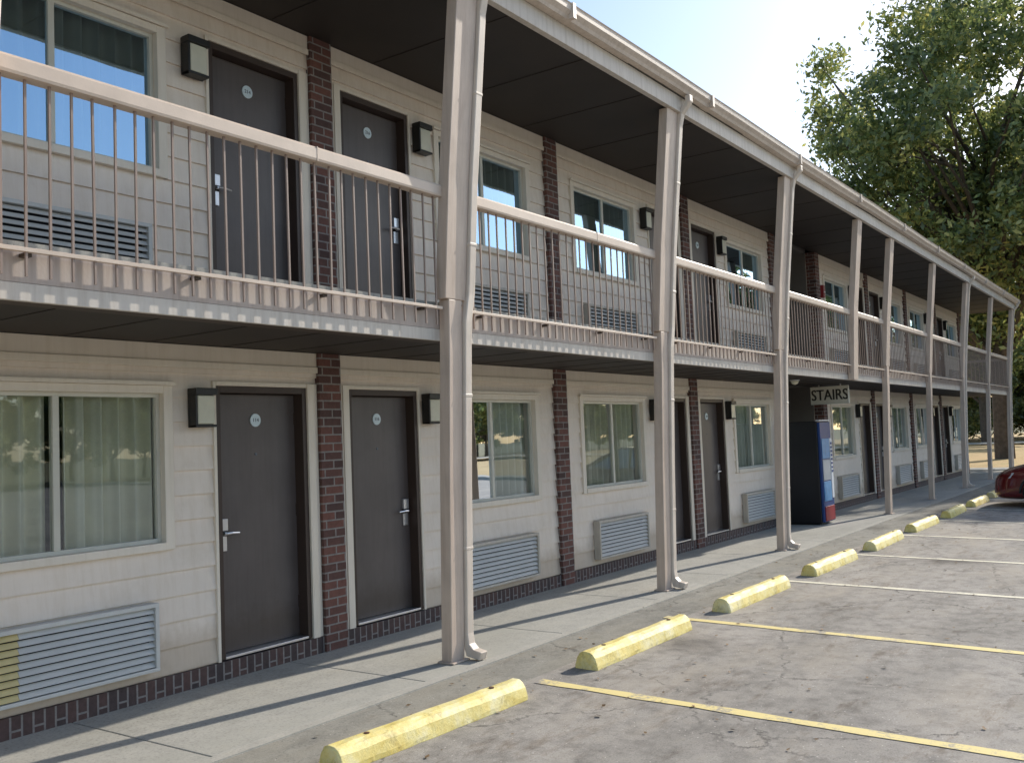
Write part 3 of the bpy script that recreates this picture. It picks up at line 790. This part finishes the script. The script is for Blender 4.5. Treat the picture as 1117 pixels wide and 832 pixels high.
for sx in (-1, 1):
    mb.tube([(CX+sx*.74,CY-1.28,cz+.95),(CX+sx*.61,CY-2.05,cz+1.41)], .025, 6); mb.tube([(CX+sx*.81,CY-2.6,cz+.93),(CX+sx*.62,CY-2.6,cz+1.43)], .03, 6)
    mb.tube([(CX+sx*.62,CY-3.15,cz+1.36),(CX+sx*.74,CY-3.95,cz+1.0)], .04, 6)
mb.build('roof', M['car'], car, origin=cb, bevel=.015)
wheel0 = None
for s, sx in ((.88,-1),(.88,1),(3.6,-1),(3.6,1)):
    wx = CX+sx*.80; r = .33
    mb = MB(); mb.tube([(wx-sx*.02,CY-s,cz+r),(wx+sx*.10,CY-s,cz+r),(wx+sx*.125,CY-s,cz+r)], [r, r, r-.03], 28)
    wv = mb.build('wheel', M['tyre'], car, origin=cb)
    mb = MB(); mb.disc((wx+sx*.122,CY-s,cz+r), (sx,0,0), .215, .012, 24)
    for k in range(5):
        a = 2*math.pi*k/5; mb.tube([(wx+sx*.138,CY-s,cz+r),(wx+sx*.138,CY-s+.2*math.cos(a),cz+r+.2*math.sin(a))], .02, 6)
    mb.build('rim', M['rim'], wv, origin=cb)
    mb = MB(); arc = [(wx+sx*.112, CY-s+.37*math.cos(a), cz+r+.37*math.sin(a)) for a in [math.pi*i/14 for i in range(15)]]
    mb.tube(arc, .022, 6); mb.build('wheel_arch', M['dark'], car, origin=cb, smooth=True)
for sx in (-1, 1):
    mb = MB(); mb.loft([[(CX+sx*.42,CY-.03,cz+.55),(CX+sx*.42,CY-.10,cz+.68),(CX+sx*.40,CY-.2,cz+.6)],[(CX+sx*.72,CY-.09,cz+.56),(CX+sx*.70,CY-.16,cz+.69),(CX+sx*.62,CY-.2,cz+.6)],[(CX+sx*.845,CY-.34,cz+.62),(CX+sx*.83,CY-.42,cz+.73),(CX+sx*.7,CY-.4,cz+.62)]])
    mb.build('headlight', M['headlight'], car, origin=cb, bevel=.01)
    mb = MB(); mb.loft([[(CX+sx*.86,CY-1.5,cz+.95),(CX+sx*.86,CY-1.42,cz+1.06),(CX+sx*.86,CY-1.55,cz+1.06)],[(CX+sx*1.05,CY-1.5,cz+.96),(CX+sx*1.05,CY-1.44,cz+1.05),(CX+sx*1.05,CY-1.53,cz+1.05)]])
    mb.build('door_mirror', M['car'], car, origin=cb, bevel=.01)
mb = MB(); mb.box(CX-.42, CX+.42, CY-.02, CY+.012, cz+.30, cz+.42); mb.build('grille', M['dark'], car, origin=cb, bevel=.01)

# ------------------------------------------------------------------ trees
def leaf_quads(centres, radii, counts, size, squash=.8):
    P = []
    for c, r, n in zip(centres, radii, counts):
        d = rng.normal(size=(n, 3)); d /= np.linalg.norm(d, axis=1)[:, None]
        rad = r*(rng.random(n)**.45)[:, None]*(1+.25*rng.normal(size=(n, 1)))
        p = d*rad; p[:, 2] *= squash; P.append(p+np.array(c))
    P = np.concatenate(P); n = len(P)
    u = rng.normal(size=(n, 3)); u /= np.linalg.norm(u, axis=1)[:, None]
    v = np.cross(u, rng.normal(size=(n, 3))); v /= np.linalg.norm(v, axis=1)[:, None]
    s = size*(.5+rng.random(n))[:, None]
    q = np.stack([P-u*s, P-v*s*.45, P+u*s, P+v*s*.45], 1).reshape(-1, 3)
    return q
def mesh_from_quads(name, q, mat):
    n = len(q)//4; me = bpy.data.meshes.new(name)
    me.vertices.add(n*4); me.vertices.foreach_set('co', q.astype(np.float32).ravel())
    me.loops.add(n*4); me.loops.foreach_set('vertex_index', np.arange(n*4, dtype=np.int32))
    me.polygons.add(n); me.polygons.foreach_set('loop_start', np.arange(0, n*4, 4, dtype=np.int32))
    me.polygons.foreach_set('loop_total', np.full(n, 4, dtype=np.int32))
    me.materials.append(mat); me.update(); me.validate(); return me
def make_tree(name, H, cr, base_h, nclump, per, leaf, trunk_r, mat, seed):
    global rng
    rng = np.random.default_rng(seed); rd = random.Random(seed)
    e = bpy.data.objects.new(name, None); col.objects.link(e)
    cz0 = (H+base_h)/2; ch = (H-base_h)/2
    C = []; Rr_ = []
    lobes = [(rd.uniform(0, 6.28), rd.uniform(-.6, .9), rd.uniform(.15, .35)) for _ in range(9)]
    while len(C) < nclump:
        d = rng.normal(size=3); d /= np.linalg.norm(d)
        k = .80
        for la, lz, lw in lobes:
            dd = d@np.array([math.cos(la)*math.sqrt(1-lz*lz), math.sin(la)*math.sqrt(1-lz*lz), lz])
            k += lw*max(0, dd-.72)*2.6
        rr = k*(rng.random()**.38)
        c = np.array([d[0]*cr*rr, d[1]*cr*rr, cz0+d[2]*ch*rr])
        if c[2] < base_h*.75: continue
        C.append(c); Rr_.append(cr*rng.uniform(.07, .17))
    cnt = [int(per*(r/(cr*.14))**2) for r in Rr_]
    q = leaf_quads(C, Rr_, cnt, leaf)
    me = mesh_from_quads('crown', q, mat); o = bpy.data.objects.new('crown', me); col.objects.link(o); o.parent = e
    mb = MB()
    tz = base_h+.45*(H-base_h); bend = rd.uniform(-.6, .6)
    trunk = [(bend*.3*math.sin(t*2.2), bend*.3*math.sin(t*3), tz*t) for t in [i/6 for i in range(7)]]
    mb.tube([(0,0,-.2)]+trunk, [trunk_r*1.35]+[trunk_r*(1-.62*i/6) for i in range(7)], 10)
    idx = sorted(range(nclump), key=lambda i: -np.linalg.norm(C[i][:2]))[:max(18, nclump//4)]
    for i in idx:
        s = Vector(trunk[rd.choice([2, 3, 3, 4, 4, 5, 6])]); c = Vector(C[i]); m = s.lerp(c, .5)+Vector((rd.uniform(-.5, .5), rd.uniform(-.5, .5), rd.uniform(.2, .9)))*cr*.08
        L_ = (c-s).length; r0 = trunk_r*.34*min(1, L_/cr)
        mb.tube([s, s.lerp(m, .55)+Vector((0, 0, cr*.03)), m, m.lerp(c, .6), c], [r0, r0*.8, r0*.6, r0*.35, r0*.12], 6)
    mb.build('trunk', M['bark'], e)
    return e
def copy_tree(e, name, loc, rz, sc):
    c = e.copy(); col.objects.link(c); c.name = name; c.location = loc; c.rotation_euler = (0, 0, rz); c.scale = (sc, sc, sc)
    for ch in e.children: sub(ch, ch.name.split('.')[0], c)
    return c
oak = make_tree('oak_tree', 22.6, 8.3, 3.4, 430, 250, .145, .42, M['leaf'], 3)
oak.location = (47, .7, -.15)
tag(oak, 'tall spreading leafy oak rising behind the far end of the motel', 'tree', 'trees beyond the motel')
oak2 = make_tree('oak_tree', 15, 7.0, 3.0, 150, 260, .17, .32, M['leaf'], 8)
oak2.location = (76, 6, -.1)
tag(oak2, 'lower oak tree far across the dry lawn behind the last balcony posts', 'tree', 'trees beyond the motel')
shade = copy_tree(oak2, 'oak_tree', (46.5, -9.9, -.5), 2.1, 1.0); tag(shade, 'oak tree beyond the right edge of the photo shading the red car', 'tree', 'trees beyond the motel')
low = make_tree('low_tree', 9, 4.6, .6, 110, 230, .16, .2, M['leaf'], 21); low.location = (97, -12, -.1)
tag(low, 'low dark bushy tree at the far side of the lawn, rightmost in the photo', 'tree', 'low trees at the far side of the lawn')
for i, (x, y) in enumerate([(95, -5), (99, 1), (94, 7), (98, 13), (94, 20), (104, -9), (106, 5), (97, -20)]):
    t = copy_tree(low, 'low_tree', (x, y, -.1), i*1.7, random.uniform(.8, 1.15)); tag(t, 'low bushy tree across the lawn, %s from the right in its row' % ['second', 'third', 'fourth', 'fifth', 'sixth', 'seventh', 'eighth', 'ninth'][i], 'tree', 'low trees at the far side of the lawn')
spots = [(88, 11, .9, 'leafy tree behind the last posts, left of the lower oak'), (98, -9, 1.15, 'broad tree far across the lawn at the right edge of the photo'), (104, 2, 1.2, 'distant tree across the lawn between the far posts'),
         (92, 16, 1.1, 'distant tree mostly hidden behind the motel roof'), (95, -16, 1.2, 'distant tree beyond the right edge of the photo')]
for i, (x, y, s, lab) in enumerate(spots):
    t = copy_tree(oak2, 'oak_tree', (x, y, -.1), i*1.3+.5, s); tag(t, lab, 'tree', 'trees beyond the motel')
# shrubs at the far lawn edge
def make_shrub(seed):
    global rng
    rng = np.random.default_rng(seed); e = bpy.data.objects.new('shrub', None); col.objects.link(e)
    C = [(rng.uniform(-1.7, 1.7), rng.uniform(-1.7, 1.7), rng.uniform(.5, 2.2)) for _ in range(26)]
    q = leaf_quads(C, [rng.uniform(.45, .8) for _ in C], [130]*26, .12)
    o = bpy.data.objects.new('foliage', mesh_from_quads('foliage', q, M['leaf2'])); col.objects.link(o); o.parent = e
    mb = MB()
    for c in C[:9]: mb.tube([(0, 0, 0), (c[0]*.4, c[1]*.4, c[2]*.6), c], [.06, .04, .01], 5)
    mb.build('stem', M['bark'], e); return e
sh = make_shrub(4)
names = ['first', 'second', 'third', 'fourth', 'fifth', 'sixth', 'seventh', 'eighth', 'ninth', 'tenth', 'eleventh', 'twelfth']
for i in range(12):
    x = 90+random.uniform(-3, 3); y = -14+i*3.1
    t = sh if i == 0 else copy_tree(sh, 'shrub', (0, 0, 0), 0, 1)
    t.location = (x, y, -.1); t.rotation_euler = (0, 0, i*1.1); s = random.uniform(1.1, 1.8); t.scale = (s, s, s*random.uniform(.8, 1.2))
    tag(t, '%s yellowing shrub from the right in the row across the lawn' % names[i], 'shrub', 'shrubs across the lawn')
# trees across the car park: the photo shows them only as reflections in the windows
for i in range(46):
    x = -25+i*4.2+random.uniform(-1.5, 1.5); y = (-58 if i % 2 else -66)+random.uniform(-3, 3)
    t = copy_tree(low if i % 3 else oak2, 'low_tree' if i % 3 else 'oak_tree', (x, y, -.31), i*.9, random.uniform(.75, 1.1) if i % 3 else random.uniform(.45, .6))
    tag(t, 'tree across the car park, seen only as a reflection in the windows', 'tree', 'trees across the car park')

# dry leaves and small chips on the lot
def litter():
    q = []
    r = np.random.default_rng(5); n = 420
    X = r.uniform(1, 24, n); Y = -1.5-np.abs(r.normal(0, 2.2, n))
    for x, y in zip(X, Y):
        s = r.uniform(.008, .026); a = r.uniform(0, 6.28); z = gz(y)+.006
        d = np.array([math.cos(a), math.sin(a), r.uniform(-.15, .15)])*s; p = np.array([-math.sin(a), math.cos(a), r.uniform(0, .5)])*s*.6
        c = np.array([x, y, z+.004]); q += [c-d, c-p*.9, c+d, c+p]
    me = mesh_from_quads('leaf_litter', np.array(q), paint('dry_leaf', (.22, .14, .07), .8, .5, 60))
    o = bpy.data.objects.new('leaf_litter', me); col.objects.link(o)
    tag(o, 'scattered dry leaves and chips on the parking lot', 'leaves', kind='stuff')
litter()

# ------------------------------------------------------------------ sky and sun
AZ = R(-12.3); EL = R(28.5)     # direction of the sun measured from +X
wd = bpy.data.worlds.new('World'); scn.world = wd; wd.use_nodes = True
t = wd.node_tree; bg = t.nodes['Background']
sk = t.nodes.new('ShaderNodeTexSky'); sk.sky_type = 'NISHITA'; sk.sun_disc = False
sk.sun_elevation = EL; sk.sun_rotation = math.pi/2-AZ; sk.air_density = 1.0; sk.dust_density = 1.0; sk.ozone_density = 1.2
t.links.new(sk.outputs[0], bg.inputs[0]); bg.inputs[1].default_value = .215
sd = Vector((math.cos(EL)*math.cos(AZ), math.cos(EL)*math.sin(AZ), math.sin(EL)))
ld = bpy.data.lights.new('sun', 'SUN'); ld.energy = 5; ld.angle = R(.55); ld.color = (1, .93, .82)
lo = bpy.data.objects.new('sun', ld); col.objects.link(lo); lo.rotation_euler = sd.to_track_quat('Z', 'Y').to_euler(); lo.location = (30, -12, 20)

# ------------------------------------------------------------------ camera
f, yaw, pit, rol = 1044.28, R(35.1225), R(3.508), R(-2.362)
fw = Vector((math.cos(yaw)*math.cos(pit), math.sin(yaw)*math.cos(pit), math.sin(pit)))
rt = Vector((math.sin(yaw), -math.cos(yaw), 0)); up = rt.cross(fw)
r2 = rt*math.cos(rol)+up*math.sin(rol); u2 = -rt*math.sin(rol)+up*math.cos(rol)
cd = bpy.data.cameras.new('camera'); cd.sensor_width = 36; cd.lens = f/1117*36; cd.clip_end = 3000; cd.clip_start = .05
co = bpy.data.objects.new('camera', cd); col.objects.link(co)
m = Matrix((( r2.x, u2.x, -fw.x, 0), (r2.y, u2.y, -fw.y, -6.0189), (r2.z, u2.z, -fw.z, 1.5456), (0, 0, 0, 1)))
co.matrix_world = m; scn.camera = co
scn.view_settings.view_transform = 'Standard'; scn.view_settings.look = 'None'; scn.view_settings.exposure = 0; scn.view_settings.gamma = 1
scn.cycles.use_denoising = True
scn.cycles.max_bounces = 8; scn.cycles.transparent_max_bounces = 12
